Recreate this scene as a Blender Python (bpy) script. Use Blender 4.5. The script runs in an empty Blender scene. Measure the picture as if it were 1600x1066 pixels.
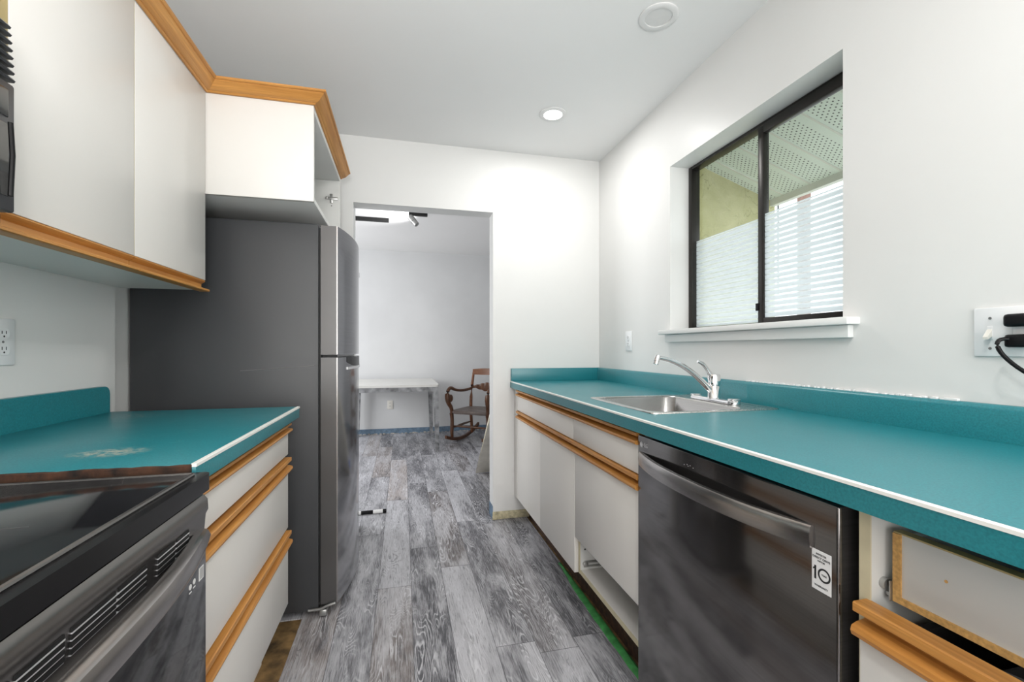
import bpy, bmesh, math, random
from mathutils import Vector, Matrix
random.seed(7)
S = bpy.context.scene
COL = S.collection
R = math.radians

# ------------------------------------------------------------------ camera
F = 700.0
YAW = math.atan(171.0 / F)
CAMZ = 1.09
cam_d = bpy.data.cameras.new('camera')
cam_d.sensor_width = 36.0
cam_d.lens = F / 1600.0 * 36.0
cam_d.shift_y = 13.0 / 1600.0
cam_d.clip_start = 0.02
cam = bpy.data.objects.new('camera', cam_d)
COL.objects.link(cam)
cam.location = (0, 0, CAMZ)
cam.rotation_euler = (R(90), 0, -YAW)
S.camera = cam

# ------------------------------------------------------------------ light
S.view_settings.view_transform = 'Standard'
S.view_settings.look = 'None'
S.view_settings.gamma = 1.0
S.view_settings.use_curve_mapping = False
S.view_settings.exposure = 0.0
w = bpy.data.worlds.new('sky'); S.world = w
w.use_nodes = True
bg = w.node_tree.nodes['Background']
bg.inputs[0].default_value = (0.95, 1.0, 1.04, 1)
bg.inputs[1].default_value = 3.0


def lamp(name, kind, loc, power, size=None, rot=(0, 0, 0), color=(1, 1, 1), size_y=None, spot=None, blend=.3):
    d = bpy.data.lights.new(name, kind)
    d.energy = power; d.color = color
    if kind == 'AREA':
        d.shape = 'RECTANGLE' if size_y else 'DISK'
        d.size = size
        if size_y: d.size_y = size_y
    else:
        d.shadow_soft_size = size or .05
    if spot: d.spot_size = spot; d.spot_blend = blend
    o = bpy.data.objects.new(name, d); COL.objects.link(o)
    o.location = loc; o.rotation_euler = rot
    return o


ZC = 2.362
lamp('ceiling_downlight_glow', 'AREA', (.79, 2.30, ZC - .016), 6.5, .10, color=(1, .985, .96))
lamp('unseen_downlight_glow', 'AREA', (-.12, .05, ZC - .016), 7, .10, color=(1, .985, .96))
lamp('front_downlight_glow', 'AREA', (.62, .30, ZC - .016), 5.5, .10, color=(1, .985, .96))
lamp('unseen_downlight_glow', 'AREA', (.55, -1.3, ZC - .016), 16, .10, color=(1, .985, .96))  # lamp added behind the camera to brighten the kitchen
lamp('unseen_rear_fill', 'AREA', (.3, -2.45, 1.35), 68, 2.2, rot=(R(98), 0, 0), color=(1, .985, .965), size_y=1.9)  # added fill from behind the camera; no window is modelled there
lamp('ceiling_fill_spot', 'SPOT', (-.05, -.45, 1.40), 98, .12, rot=(R(136), 0, R(3)), spot=R(100), blend=1.0)  # added spot that brightens the ceiling, without any fixture
lamp('unseen_dining_fill', 'AREA', (-2.35, 4.4, 1.45), 62, 1.4, rot=(R(90), 0, R(-90)), color=(.97, .985, 1), size_y=1.3)  # added fill for the far room, out of view; no window built
lamp('track_head_beam', 'SPOT', (.10, 4.30, 2.14), 11, .03, rot=(R(140), 0, R(72)), spot=R(95), blend=.6)


# ------------------------------------------------------------------ materials
def _base(name):
    m = bpy.data.materials.new(name); m.use_nodes = True
    nt = m.node_tree
    return m, nt, nt.nodes['Principled BSDF']


class NB:
    """tiny node-expression helper"""
    def __init__(s, nt): s.nt = nt
    def n(s, t, **k):
        o = s.nt.nodes.new(t)
        for a, b in k.items(): setattr(o, a, b)
        return o
    def put(s, sock, v):
        if hasattr(v, 'links') or isinstance(v, bpy.types.NodeSocket): s.nt.links.new(v, sock)
        else: sock.default_value = v
    def m(s, op, a, b=0.0, c=None):
        o = s.n('ShaderNodeMath', operation=op)
        s.put(o.inputs[0], a); s.put(o.inputs[1], b)
        if c is not None: s.put(o.inputs[2], c)
        return o.outputs[0]
    def pos(s):
        o = s.n('ShaderNodeTexCoord'); return o.outputs['Object']
    def sep(s, v):
        o = s.n('ShaderNodeSeparateXYZ'); s.put(o.inputs[0], v); return o.outputs
    def comb(s, x, y, z):
        o = s.n('ShaderNodeCombineXYZ')
        for i, q in enumerate((x, y, z)): s.put(o.inputs[i], q)
        return o.outputs[0]
    def scale(s, v, sc):
        o = s.n('ShaderNodeMapping'); s.put(o.inputs[0], v); o.inputs['Scale'].default_value = sc
        return o.outputs[0]
    def noise(s, v, sc=5, det=4, rough=.55, dist=0):
        o = s.n('ShaderNodeTexNoise'); s.put(o.inputs['Vector'], v)
        o.inputs['Scale'].default_value = sc; o.inputs['Detail'].default_value = det
        o.inputs['Roughness'].default_value = rough; o.inputs['Distortion'].default_value = dist
        return o.outputs['Fac']
    def white(s, v):
        o = s.n('ShaderNodeTexWhiteNoise', noise_dimensions='3D'); s.put(o.inputs['Vector'], v)
        return o.outputs['Value']
    def ramp(s, f, stops, interp='LINEAR'):
        o = s.n('ShaderNodeValToRGB'); s.put(o.inputs[0], f)
        cr = o.color_ramp; cr.interpolation = interp
        while len(cr.elements) > 1: cr.elements.remove(cr.elements[0])
        cr.elements[0].position = stops[0][0]; cr.elements[0].color = (*stops[0][1], 1)
        for p, c in stops[1:]:
            e = cr.elements.new(p); e.color = (*c, 1)
        return o.outputs[0]
    def mix(s, f, a, b, mode='MIX'):
        o = s.n('ShaderNodeMix', data_type='RGBA', blend_type=mode)
        s.put(o.inputs[0], f); s.put(o.inputs[6], a); s.put(o.inputs[7], b)
        return o.outputs[2]
    def bump(s, h, strength=.2, dist=.002):
        o = s.n('ShaderNodeBump'); o.inputs['Strength'].default_value = strength
        o.inputs['Distance'].default_value = dist; s.put(o.inputs['Height'], h)
        return o.outputs[0]


def C4(c): return (c[0], c[1], c[2], 1)


def plain(name, col, rough=.5, metal=0.0, var=.04, scale=6, bump=0.0, bscale=60, spec=.5, coat=0.0, bdist=.002):
    m, nt, p = _base(name); b = NB(nt)
    v = b.pos()
    f = b.noise(v, scale, 4)
    lo = tuple(max(0, q * (1 - var)) for q in col); hi = tuple(q * (1 + var) for q in col)
    nt.links.new(b.ramp(f, [(.3, lo), (.7, hi)]), p.inputs['Base Color'])
    p.inputs['Roughness'].default_value = rough; p.inputs['Metallic'].default_value = metal
    p.inputs['Specular IOR Level'].default_value = spec
    p.inputs['Coat Weight'].default_value = coat
    if bump:
        nt.links.new(b.bump(b.noise(v, bscale, 3), bump, bdist), p.inputs['Normal'])
    return m


def wood(name, axis, c0=(.42, .165, .030), c1=(.70, .345, .090), rough=.42, k=1.0):
    m, nt, p = _base(name); b = NB(nt)
    v = b.pos()
    sc = {'x': (2.2, 60, 60), 'y': (60, 2.2, 60), 'z': (60, 60, 2.2)}[axis]
    sc = tuple(q * k for q in sc)
    f = b.noise(b.scale(v, sc), 1.0, 5, .6, .6)
    g = b.noise(b.scale(v, tuple(q * 4 for q in sc)), 1.0, 3, .6)
    c = b.ramp(f, [(.25, c0), (.5, tuple((x + y) / 2 for x, y in zip(c0, c1))), (.72, c1)])
    c = b.mix(b.ramp(g, [(.3, (.0,) * 3), (.75, (.35,) * 3)]), c, C4(tuple(q * .55 for q in c0)))
    nt.links.new(c, p.inputs['Base Color'])
    p.inputs['Roughness'].default_value = rough
    nt.links.new(b.bump(f, .12, .001), p.inputs['Normal'])
    return m


def brushed(name, col, rough=.3, metal=1.0, sc=(400, 4, 400), amt=.08):
    m, nt, p = _base(name); b = NB(nt)
    v = b.pos()
    f = b.noise(b.scale(v, sc), 1.0, 2)
    nt.links.new(b.ramp(f, [(.3, tuple(q * .92 for q in col)), (.7, tuple(q * 1.08 for q in col))]), p.inputs['Base Color'])
    r = b.m('ADD', b.m('MULTIPLY', f, amt), rough - amt / 2)
    nt.links.new(r, p.inputs['Roughness'])
    p.inputs['Metallic'].default_value = metal
    return m


def emit(name, col, strength):
    m, nt, p = _base(name)
    p.inputs['Base Color'].default_value = C4(col)
    p.inputs['Emission Color'].default_value = C4(col)
    p.inputs['Emission Strength'].default_value = strength
    return m


def floor_mat():
    m, nt, p = _base('laminate_planks'); b = NB(nt)
    v = b.pos(); x, y, z = b.sep(v)
    W, L = .147, 1.22
    px = b.m('DIVIDE', b.m('ADD', x, .108 + W * 40), W)
    ix = b.m('FLOOR', px); fx = b.m('FRACT', px)
    r1 = b.white(b.comb(ix, 3.3, 1.7))
    py = b.m('ADD', b.m('DIVIDE', b.m('ADD', y, 12.0), L), b.m('MULTIPLY', r1, 7.0))
    iy = b.m('FLOOR', py); fy = b.m('FRACT', py)
    r2 = b.white(b.comb(ix, iy, .5)); r3 = b.white(b.comb(ix, iy, 9.5)); r4 = b.white(b.comb(iy, ix, 4.5))
    gx = b.m('ADD', x, b.m('MULTIPLY', r2, 31.0)); gy = b.m('ADD', y, b.m('MULTIPLY', r3, 17.0))
    g = b.comb(gx, gy, b.m('MULTIPLY', r2, 9.0))
    tone = b.ramp(r2, [(0, (.085, .085, .096)), (.3, (.15, .15, .165)), (.55, (.24, .24, .258)), (.8, (.34, .34, .363)), (1, (.50, .50, .53))])
    warm = b.mix(b.ramp(r4, [(.74, (0,) * 3), (.8, (1,) * 3)]), tone, b.mix(1.0, tone, (1.12, 1.0, .90, 1), 'MULTIPLY'))
    # broad weathered patches along the plank
    patch = b.noise(b.scale(g, (9, 1.6, 1)), 1.0, 5, .65, .4)
    c = b.mix(b.ramp(patch, [(.46, (0,) * 3), (.60, (.62,) * 3)]), warm, (.60, .60, .635, 1))
    c = b.mix(b.ramp(patch, [(.32, (.75,) * 3), (.44, (0,) * 3)]), c, (.085, .085, .097, 1))
    # cathedral grain: contour lines of a stretched noise field
    fld = b.noise(b.scale(g, (10, 1.5, 1)), 1.0, 2, .5, .3)
    fld2 = b.noise(b.scale(g, (60, 20, 1)), 1.0, 2)
    ring = b.m('FRACT', b.m('ADD', b.m('MULTIPLY', fld, 34.0), b.m('MULTIPLY', fld2, .9)))
    line = b.ramp(ring, [(.0, (1,) * 3), (.14, (.85,) * 3), (.3, (0,) * 3), (.9, (0,) * 3), (1, (1,) * 3)])
    lm = b.noise(b.scale(g, (12, 3, 1)), 1.0, 3)
    lmask = b.ramp(lm, [(.40, (.0,) * 3), (.56, (.75,) * 3)])
    c = b.mix(b.mix(1.0, line, lmask, 'MULTIPLY'), c, (.70, .70, .73, 1))
    dmask = b.ramp(b.noise(b.scale(g, (10, 2.2, 1)), 1.3, 3), [(.5, (.0,) * 3), (.62, (.6,) * 3)])
    c = b.mix(b.mix(1.0, line, dmask, 'MULTIPLY'), c, (.05, .05, .06, 1))
    # fine streaky pores
    fine = b.noise(b.scale(g, (210, 13, 1)), 1.0, 4, .7)
    c = b.mix(b.ramp(fine, [(.49, (0,) * 3), (.66, (.55,) * 3)]), c, (.54, .54, .57, 1))
    c = b.mix(b.ramp(fine, [(.33, (.6,) * 3), (.47, (0,) * 3)]), c, (.05, .05, .058, 1))
    # seams
    sx = b.m('MINIMUM', fx, b.m('SUBTRACT', 1.0, fx)); sy = b.m('MINIMUM', fy, b.m('SUBTRACT', 1.0, fy))
    seam = b.m('MAXIMUM', b.m('LESS_THAN', sx, .008), b.m('LESS_THAN', sy, .0012))
    c = b.mix(b.m('MULTIPLY', seam, .7), c, (.03, .03, .035, 1))
    nt.links.new(c, p.inputs['Base Color'])
    p.inputs['Roughness'].default_value = .42
    p.inputs['Specular IOR Level'].default_value = .4
    h = b.m('ADD', b.m('MULTIPLY', fine, .5), b.m('MULTIPLY', seam, -1.0))
    nt.links.new(b.bump(h, .15, .001), p.inputs['Normal'])
    return m


def teal_mat():
    m, nt, p = _base('teal_laminate'); b = NB(nt)
    v = b.pos()
    f = b.noise(v, 260, 2); g = b.noise(v, 4, 4)
    c = b.ramp(f, [(.3, (.009, .160, .190)), (.7, (.016, .225, .262))])
    c = b.mix(b.ramp(g, [(.45, (0,) * 3), (.75, (.12,) * 3)]), c, (.03, .24, .26, 1))
    nt.links.new(c, p.inputs['Base Color'])
    nt.links.new(b.m('ADD', b.m('MULTIPLY', g, .12), .28), p.inputs['Roughness']); p.inputs['Specular IOR Level'].default_value = .75
    nt.links.new(b.bump(b.noise(v, 500, 2), .06, .0005), p.inputs['Normal'])
    return m


def worn_teal_mat():
    """the left worktop: the same laminate with scuffs and pale stains of their own"""
    m, nt, p = _base('worn_teal_laminate'); b = NB(nt)
    v = b.pos(); x, y, z = b.sep(v)
    f = b.noise(v, 260, 2); g = b.noise(v, 4, 4)
    c = b.ramp(f, [(.3, (.009, .160, .190)), (.7, (.016, .225, .262))])
    sc = b.noise(b.scale(v, (14, 30, 14)), 1.5, 6, .7)
    c = b.mix(b.ramp(sc, [(.60, (0,) * 3), (.72, (.35,) * 3)]), c, (.12, .36, .37, 1))
    def blob(cx, cy, rx, ry):
        dx = b.m('DIVIDE', b.m('SUBTRACT', x, cx), rx); dy = b.m('DIVIDE', b.m('SUBTRACT', y, cy), ry)
        d = b.m('ADD', b.m('POWER', dx, 2.0), b.m('POWER', dy, 2.0))
        return b.m('MAXIMUM', b.m('SUBTRACT', 1.0, d), 0.0)
    st = b.m('MULTIPLY', blob(-.565, 1.055, .075, .05), b.ramp(b.noise(v, 70, 4, .7), [(.42, (0,) * 3), (.6, (1,) * 3)]))
    c = b.mix(b.m('MULTIPLY', st, .75), c, (.55, .50, .38, 1))
    st = b.m('MULTIPLY', blob(-.80, 1.62, .09, .08), b.ramp(b.noise(v, 90, 4, .7), [(.5, (0,) * 3), (.62, (1,) * 3)]))
    c = b.mix(b.m('MULTIPLY', st, .5), c, (.5, .48, .4, 1))
    nt.links.new(c, p.inputs['Base Color'])
    nt.links.new(b.m('ADD', b.m('MULTIPLY', g, .14), .28), p.inputs['Roughness']); p.inputs['Specular IOR Level'].default_value = .75
    return m


def soffit_mat():
    m, nt, p = _base('perforated_soffit'); b = NB(nt)
    v = b.pos(); x, y, z = b.sep(v)
    py = b.m('FRACT', b.m('DIVIDE', b.m('ADD', y, .005), .166))
    hx = b.m('FRACT', b.m('DIVIDE', b.m('ADD', x, b.m('MULTIPLY', b.m('FLOOR', b.m('DIVIDE', y, .0146)), .0105)), .021))
    hy = b.m('FRACT', b.m('DIVIDE', y, .0146))
    d = b.m('ADD', b.m('POWER', b.m('MULTIPLY', b.m('SUBTRACT', hx, .5), .021), 2.0),
            b.m('POWER', b.m('MULTIPLY', b.m('SUBTRACT', hy, .5), .0146), 2.0))
    hole = b.m('LESS_THAN', d, .0033 ** 2)
    band = b.m('MULTIPLY', b.m('GREATER_THAN', py, .24), b.m('LESS_THAN', py, .93))
    hole = b.m('MULTIPLY', hole, band)
    c = b.mix(hole, (.70, .76, .69, 1), (.03, .035, .03, 1))
    nt.links.new(c, p.inputs['Base Color']); p.inputs['Roughness'].default_value = .5
    return m


def stucco_mat():
    m, nt, p = _base('yellow_stucco'); b = NB(nt)
    v = b.pos()
    g = b.noise(v, 8, 5)
    vo = b.n('ShaderNodeTexVoronoi', feature='DISTANCE_TO_EDGE')
    wv = b.n('ShaderNodeVectorMath', operation='ADD')
    b.put(wv.inputs[0], v)
    nz = b.n('ShaderNodeTexNoise'); nz.inputs['Scale'].default_value = 14
    sc = b.n('ShaderNodeVectorMath', operation='SCALE'); nt.links.new(nz.outputs['Color'], sc.inputs[0]); sc.inputs['Scale'].default_value = .12
    nt.links.new(sc.outputs[0], wv.inputs[1])
    nt.links.new(wv.outputs[0], vo.inputs['Vector']); vo.inputs['Scale'].default_value = 13
    cr = b.ramp(vo.outputs['Distance'], [(0, (1,) * 3), (.035, (0,) * 3)])
    gate = b.ramp(b.noise(v, 6, 3), [(.48, (0,) * 3), (.56, (.6,) * 3)])
    c = b.ramp(g, [(.3, (.44, .42, .21)), (.7, (.56, .53, .30))])
    c = b.mix(b.mix(1.0, cr, gate, 'MULTIPLY'), c, (.16, .15, .06, 1))
    nt.links.new(c, p.inputs['Base Color']); p.inputs['Roughness'].default_value = .9
    nt.links.new(b.bump(b.noise(v, 60, 5), .5, .01), p.inputs['Normal'])
    return m


def glass_mat():
    m = bpy.data.materials.new('window_glass'); m.use_nodes = True
    nt = m.node_tree; nt.nodes.clear(); b = NB(nt)
    out = b.n('ShaderNodeOutputMaterial'); mx = b.n('ShaderNodeMixShader')
    lw = b.n('ShaderNodeLayerWeight')
    fac = b.m('ADD', b.m('MULTIPLY', b.m('POWER', lw.outputs['Facing'], 5.0), .9), .035)
    t = b.n('ShaderNodeBsdfTransparent'); t.inputs[0].default_value = (.95, .97, .96, 1)
    g = b.n('ShaderNodeBsdfGlossy'); g.inputs['Roughness'].default_value = .01
    nt.links.new(fac, mx.inputs[0]); nt.links.new(t.outputs[0], mx.inputs[1]); nt.links.new(g.outputs[0], mx.inputs[2])
    nt.links.new(mx.outputs[0], out.inputs[0])
    return m


def film_mat():
    m = bpy.data.materials.new('striped_frosted_film'); m.use_nodes = True
    nt = m.node_tree; nt.nodes.clear(); b = NB(nt)
    out = b.n('ShaderNodeOutputMaterial'); mx = b.n('ShaderNodeMixShader')
    x, y, z = b.sep(b.pos())
    s = b.m('FRACT', b.m('DIVIDE', z, .0213))
    stripe = b.ramp(s, [(0, (.36,) * 3), (.12, (.36,) * 3), (.28, (.965,) * 3), (.84, (.965,) * 3), (1, (.36,) * 3)])
    t = b.n('ShaderNodeBsdfTransparent')
    tr = b.n('ShaderNodeBsdfTranslucent'); tr.inputs[0].default_value = (.84, .87, .89, 1)
    df = b.n('ShaderNodeBsdfDiffuse'); df.inputs[0].default_value = (.80, .84, .85, 1)
    m2 = b.n('ShaderNodeMixShader'); m2.inputs[0].default_value = .4
    nt.links.new(tr.outputs[0], m2.inputs[1]); nt.links.new(df.outputs[0], m2.inputs[2])
    nt.links.new(stripe, mx.inputs[0]); nt.links.new(t.outputs[0], mx.inputs[1]); nt.links.new(m2.outputs[0], mx.inputs[2])
    nt.links.new(mx.outputs[0], out.inputs[0])
    return m


M = {}
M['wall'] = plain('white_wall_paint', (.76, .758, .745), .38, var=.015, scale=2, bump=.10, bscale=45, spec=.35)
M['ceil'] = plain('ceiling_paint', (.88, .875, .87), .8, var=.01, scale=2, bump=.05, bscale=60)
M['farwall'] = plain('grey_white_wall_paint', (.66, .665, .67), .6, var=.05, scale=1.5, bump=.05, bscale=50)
M['cab'] = plain('white_melamine', (.75, .73, .695), .36, var=.01, scale=3)
M['cab_in'] = plain('white_cabinet_interior', (.66, .66, .64), .5, var=.02, scale=3)
M['cream'] = plain('cream_panel_edge', (.60, .54, .37), .6, var=.08, scale=20)
M['tan'] = plain('tan_filler_board', (.42, .33, .15), .6, var=.1, scale=20)
M['chip'] = plain('raw_particle_board', (.52, .30, .10), .8, var=.25, scale=160)
M['oak_y'] = wood('honey_oak_along_counter', 'y')
M['oak_x'] = wood('honey_oak_across', 'x')
M['teal'] = teal_mat(); M['teal_worn'] = worn_teal_mat()
M['white_strip'] = plain('white_laminate_edge', (.86, .86, .82), .35, var=.02)
M['burnt'] = plain('burnt_particle_board', (.035, .013, .005), .8, var=.98, scale=45, bump=.6, bscale=90)
M['floor'] = floor_mat()
M['subfloor'] = plain('bare_brown_subfloor', (.16, .095, .035), .8, var=.75, scale=16, bump=.3, bscale=70)
M['toekick'] = plain('dark_brown_toe_board', (.045, .018, .007), .8, var=.6, scale=40)
M['fr_side'] = plain('charcoal_enamel', (.046, .048, .052), .42, var=.05, scale=2, spec=.5)
M['fr_door'] = brushed('black_stainless', (.36, .36, .375), .13, .9, (4, 4, 260), .03)
M['fr_edge'] = plain('dark_door_edge', (.115, .112, .112), .30, .55, var=.06, scale=3)
M['gasket'] = plain('black_rubber', (.006, .006, .006), .6)
M['black'] = plain('black_plastic', (.010, .010, .011), .25, spec=.15)
M['black_gloss'] = plain('black_ceramic_glass', (.012, .012, .014), .07, spec=.6, var=.1)
M['black_oven'] = plain('black_oven_glass', (.012, .012, .013), .05, spec=.6)
M['ss_dark'] = brushed('dark_stainless', (.20, .19, .185), .26, .9, (200, 3, 200), .06)
M['ss_dw'] = brushed('dishwasher_black_stainless', (.16, .152, .15), .12, .9, (6, 6, 320), .04)
M['ss_bar'] = brushed('handle_stainless', (.44, .42, .41), .26, 1.0, (200, 3, 200), .05)
M['ss'] = brushed('sink_stainless', (.62, .61, .59), .27, 1.0, (200, 4, 200), .08)
M['ss_bowl'] = brushed('bowl_stainless', (.46, .45, .44), .25, 1.0, (200, 4, 200), .08)
M['chrome'] = plain('polished_chrome', (.80, .80, .81), .06, 1.0, var=.01)
M['steel'] = plain('zinc_plated_steel', (.46, .46, .45), .35, .9)
M['plate'] = plain('white_plastic', (.82, .83, .84), .35, var=.01)
M['ivory'] = plain('ivory_plastic', (.78, .76, .70), .3, var=.01)
M['screw'] = plain('grey_screw', (.25, .25, .25), .4, .6)
M['slot'] = plain('dark_slot', (.02, .02, .02), .6)
M['winframe'] = plain('dark_bronze_aluminium', (.028, .025, .023), .35, .5)
M['trimwhite'] = plain('white_trim_paint', (.80, .80, .79), .4, var=.01)
M['glass'] = glass_mat(); M['film'] = film_mat()
M['soffit'] = soffit_mat(); M['stucco'] = stucco_mat()
M['fascia'] = plain('white_fascia', (.66, .66, .60), .5)
M['postwood'] = plain('brown_fence_post', (.20, .11, .085), .8, var=.2, scale=30)
M['fence'] = plain('white_fence', (.80, .82, .86), .6)
M['ground'] = plain('pale_gravel', (.45, .45, .42), .9, var=.2, scale=30)
M['blue'] = plain('blue_grey_paint', (.13, .20, .28), .6, var=.3, scale=25)
M['caulk'] = plain('broken_caulk', (.45, .42, .38), .8, var=.5, scale=60)
M['bareplaster'] = plain('bare_plaster', (.50, .45, .30), .85, var=.35, scale=40)
M['table_white'] = plain('chipped_white_paint', (.72, .71, .68), .45, var=.05, scale=12)
M['table_silver'] = plain('worn_silver_paint', (.24, .245, .255), .45, .35, var=.6, scale=14)
M['walnut'] = wood('dark_walnut', 'z', (.05, .018, .007), (.17, .065, .024), .35)
M['walnut_lit'] = wood('lit_walnut', 'x', (.13, .045, .016), (.28, .11, .045), .38)  # lighter copy of the walnut, with the lit tone put into the colour
M['seat'] = plain('worn_grey_seat', (.16, .13, .115), .45, var=.3, scale=14)
M['slab'] = plain('dirty_white_slab', (.74, .71, .63), .85, var=.12, scale=10, bump=.2, bscale=40)
M['bluetape'] = plain('blue_tape', (.02, .12, .55), .6)
M['greentape'] = plain('green_masking_tape', (.045, .26, .065), .7, var=.35, scale=30)
M['label'] = plain('white_label', (.80, .80, .80), .5, var=.02)
M['ink'] = plain('black_ink', (.02, .02, .022), .5)
M['greyprint'] = plain('grey_print', (.20, .20, .20), .3)
M['silverprint'] = plain('silver_print', (.70, .70, .72), .3, .4)
M['lens_on'] = emit('lit_downlight_lens', (1, .99, .97), 9.0)
M['lens_off'] = plain('unlit_downlight_lens', (.74, .735, .73), .5)
M['trimring'] = plain('downlight_ring', (.78, .775, .77), .5)
M['mw'] = plain('black_microwave_plastic', (.035, .037, .041), .35, var=.05)
M['mw_glass'] = plain('dark_microwave_glass', (.030, .032, .030), .12, var=.4, scale=8)
M['greyplastic'] = plain('dark_grey_plastic', (.07, .07, .072), .5, var=.2)
M['track'] = plain('black_track', (.012, .012, .012), .5)


# ------------------------------------------------------------------ mesh helpers
def nb(): return bmesh.new()


def box(bm, x0, x1, y0, y1, z0, z1, bev=0.0, seg=2):
    if x0 > x1: x0, x1 = x1, x0
    if y0 > y1: y0, y1 = y1, y0
    if z0 > z1: z0, z1 = z1, z0
    vs = [bm.verts.new(p) for p in ((x0, y0, z0), (x1, y0, z0), (x1, y1, z0), (x0, y1, z0),
                                    (x0, y0, z1), (x1, y0, z1), (x1, y1, z1), (x0, y1, z1))]
    fs = [bm.faces.new([vs[i] for i in q]) for q in ((0, 3, 2, 1), (4, 5, 6, 7), (0, 1, 5, 4), (1, 2, 6, 5), (2, 3, 7, 6), (3, 0, 4, 7))]
    if bev:
        es = list({e for f in fs for e in f.edges})
        bmesh.ops.bevel(bm, geom=es, offset=bev, segments=seg, profile=.5, affect='EDGES')
    return vs


def prism(bm, pts, axis, a0, a1):
    """closed 2-D polygon extruded; axis y: pts=(x,z), axis x: pts=(y,z), axis z: pts=(x,y)"""
    def P(p, a):
        return {'y': (p[0], a, p[1]), 'x': (a, p[0], p[1]), 'z': (p[0], p[1], a)}[axis]
    A = [bm.verts.new(P(p, a0)) for p in pts]; B = [bm.verts.new(P(p, a1)) for p in pts]
    n = len(pts)
    bm.faces.new(A); bm.faces.new(B[::-1])
    for i in range(n):
        bm.faces.new([A[i], B[i], B[(i + 1) % n], A[(i + 1) % n]])
    bmesh.ops.recalc_face_normals(bm, faces=bm.faces)


def loft(bm, rings, closed=True, caps=True):
    V = [[bm.verts.new(p) for p in r] for r in rings]
    n = len(V[0])
    for a, b_ in zip(V, V[1:]):
        for i in range(n if closed else n - 1):
            bm.faces.new([a[i], a[(i + 1) % n], b_[(i + 1) % n], b_[i]])
    if caps and closed:
        bm.faces.new(V[0][::-1]); bm.faces.new(V[-1])
    bmesh.ops.recalc_face_normals(bm, faces=bm.faces)


def tube(bm, path, rad, seg=14, sx=1.0, up=(0, 0, 1)):
    """round tube along a polyline; rad a number or a list; sx squashes sideways"""
    P = [Vector(p) for p in path]; n = len(P)
    rr = rad if isinstance(rad, (list, tuple)) else [rad] * n
    rings = []
    for i in range(n):
        t = (P[min(i + 1, n - 1)] - P[max(i - 1, 0)]).normalized()
        u = Vector(up)
        if abs(t.dot(u)) > .97: u = Vector((0, 1, 0)) if abs(t.y) < .9 else Vector((1, 0, 0))
        s = t.cross(u).normalized(); q = s.cross(t).normalized()
        rings.append([P[i] + (s * math.cos(a) * sx + q * math.sin(a)) * rr[i] for a in (2 * math.pi * k / seg for k in range(seg))])
    loft(bm, rings)


def bez(p0, p1, p2, p3, n=12):
    out = []
    for i in range(n + 1):
        t = i / n; u = 1 - t
        out.append(tuple(u ** 3 * a + 3 * u * u * t * b + 3 * u * t * t * c + t ** 3 * d for a, b, c, d in zip(p0, p1, p2, p3)))
    return out


def lathe(bm, prof, cx, cy, cz, seg=28, axis='z', open_=False):
    """profile (r, h) revolved about an axis through (cx,cy,cz)"""
    rings = []
    for r, h in prof:
        ring = []
        for k in range(seg):
            a = 2 * math.pi * k / seg
            c, s = math.cos(a) * r, math.sin(a) * r
            ring.append({'z': (cx + c, cy + s, cz + h), 'x': (cx + h, cy + c, cz + s), 'y': (cx + c, cy + h, cz + s)}[axis])
        rings.append(ring)
    if open_ or (len(prof) > 3 and prof[0][0] > prof[-1][0] > .6 * prof[0][0] and abs(prof[0][1] - prof[-1][1]) < 1e-6):
        loft(bm, rings + ([] if open_ else [rings[0]]), caps=False)   # a ring, open in the middle
    else:
        loft(bm, rings)


def rrect(x0, x1, y0, y1, r, n=6):
    pts = []
    for cx, cy, a0 in ((x1 - r, y1 - r, 0), (x0 + r, y1 - r, 90), (x0 + r, y0 + r, 180), (x1 - r, y0 + r, 270)):
        for k in range(n + 1):
            a = R(a0 + 90 * k / n); pts.append((cx + r * math.cos(a), cy + r * math.sin(a)))
    return pts


def obj(name, bm, mat, parent=None, smooth=38):
    me = bpy.data.meshes.new(name)
    bm.to_mesh(me); bm.free()
    if smooth:
        me.polygons.foreach_set('use_smooth', [True] * len(me.polygons))
        me.set_sharp_from_angle(angle=R(smooth))
    me.materials.append(mat)
    o = bpy.data.objects.new(name, me); COL.objects.link(o)
    if parent is not None:
        o.parent = parent
        if parent.parent is None and parent.type == 'EMPTY' and not parent.get('_local'):
            o.location = -Vector(parent.location)
    return o


def tag(o, label=None, cat=None, group=None, kind=None):
    if label: o['label'] = label
    if cat: o['category'] = cat
    if group: o['group'] = group
    if kind: o['kind'] = kind
    return o


def thing(name, label, cat, loc=(0, 0, 0), rz=0, group=None):
    """an Empty at the thing's base; parts are modelled in room coordinates"""
    o = bpy.data.objects.new(name, None); COL.objects.link(o)
    o.empty_display_size = .05
    o.location = loc; o.rotation_euler = (0, 0, rz)
    return tag(o, label, cat, group)


def struct(name, bm, mat, parent=None, smooth=38):
    o = obj(name, bm, mat, parent, smooth)
    if parent is None: o['kind'] = 'structure'
    return o


def struct_root(name, loc):
    o = bpy.data.objects.new(name, None); COL.objects.link(o); o.location = loc; o['kind'] = 'structure'
    return o


def text_bm(bm, s, size, mtx, depth=.0002, align='CENTER'):
    cu = bpy.data.curves.new('lettering', 'FONT'); cu.body = s; cu.size = size
    cu.align_x = align; cu.align_y = 'CENTER'; cu.extrude = depth
    o = bpy.data.objects.new('lettering', cu); COL.objects.link(o)
    bpy.context.view_layer.update()
    dg = bpy.context.evaluated_depsgraph_get()
    me = bpy.data.meshes.new_from_object(o.evaluated_get(dg))
    me.transform(mtx); bm.from_mesh(me)
    bpy.data.meshes.remove(me); bpy.data.objects.remove(o); bpy.data.curves.remove(cu)


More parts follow.
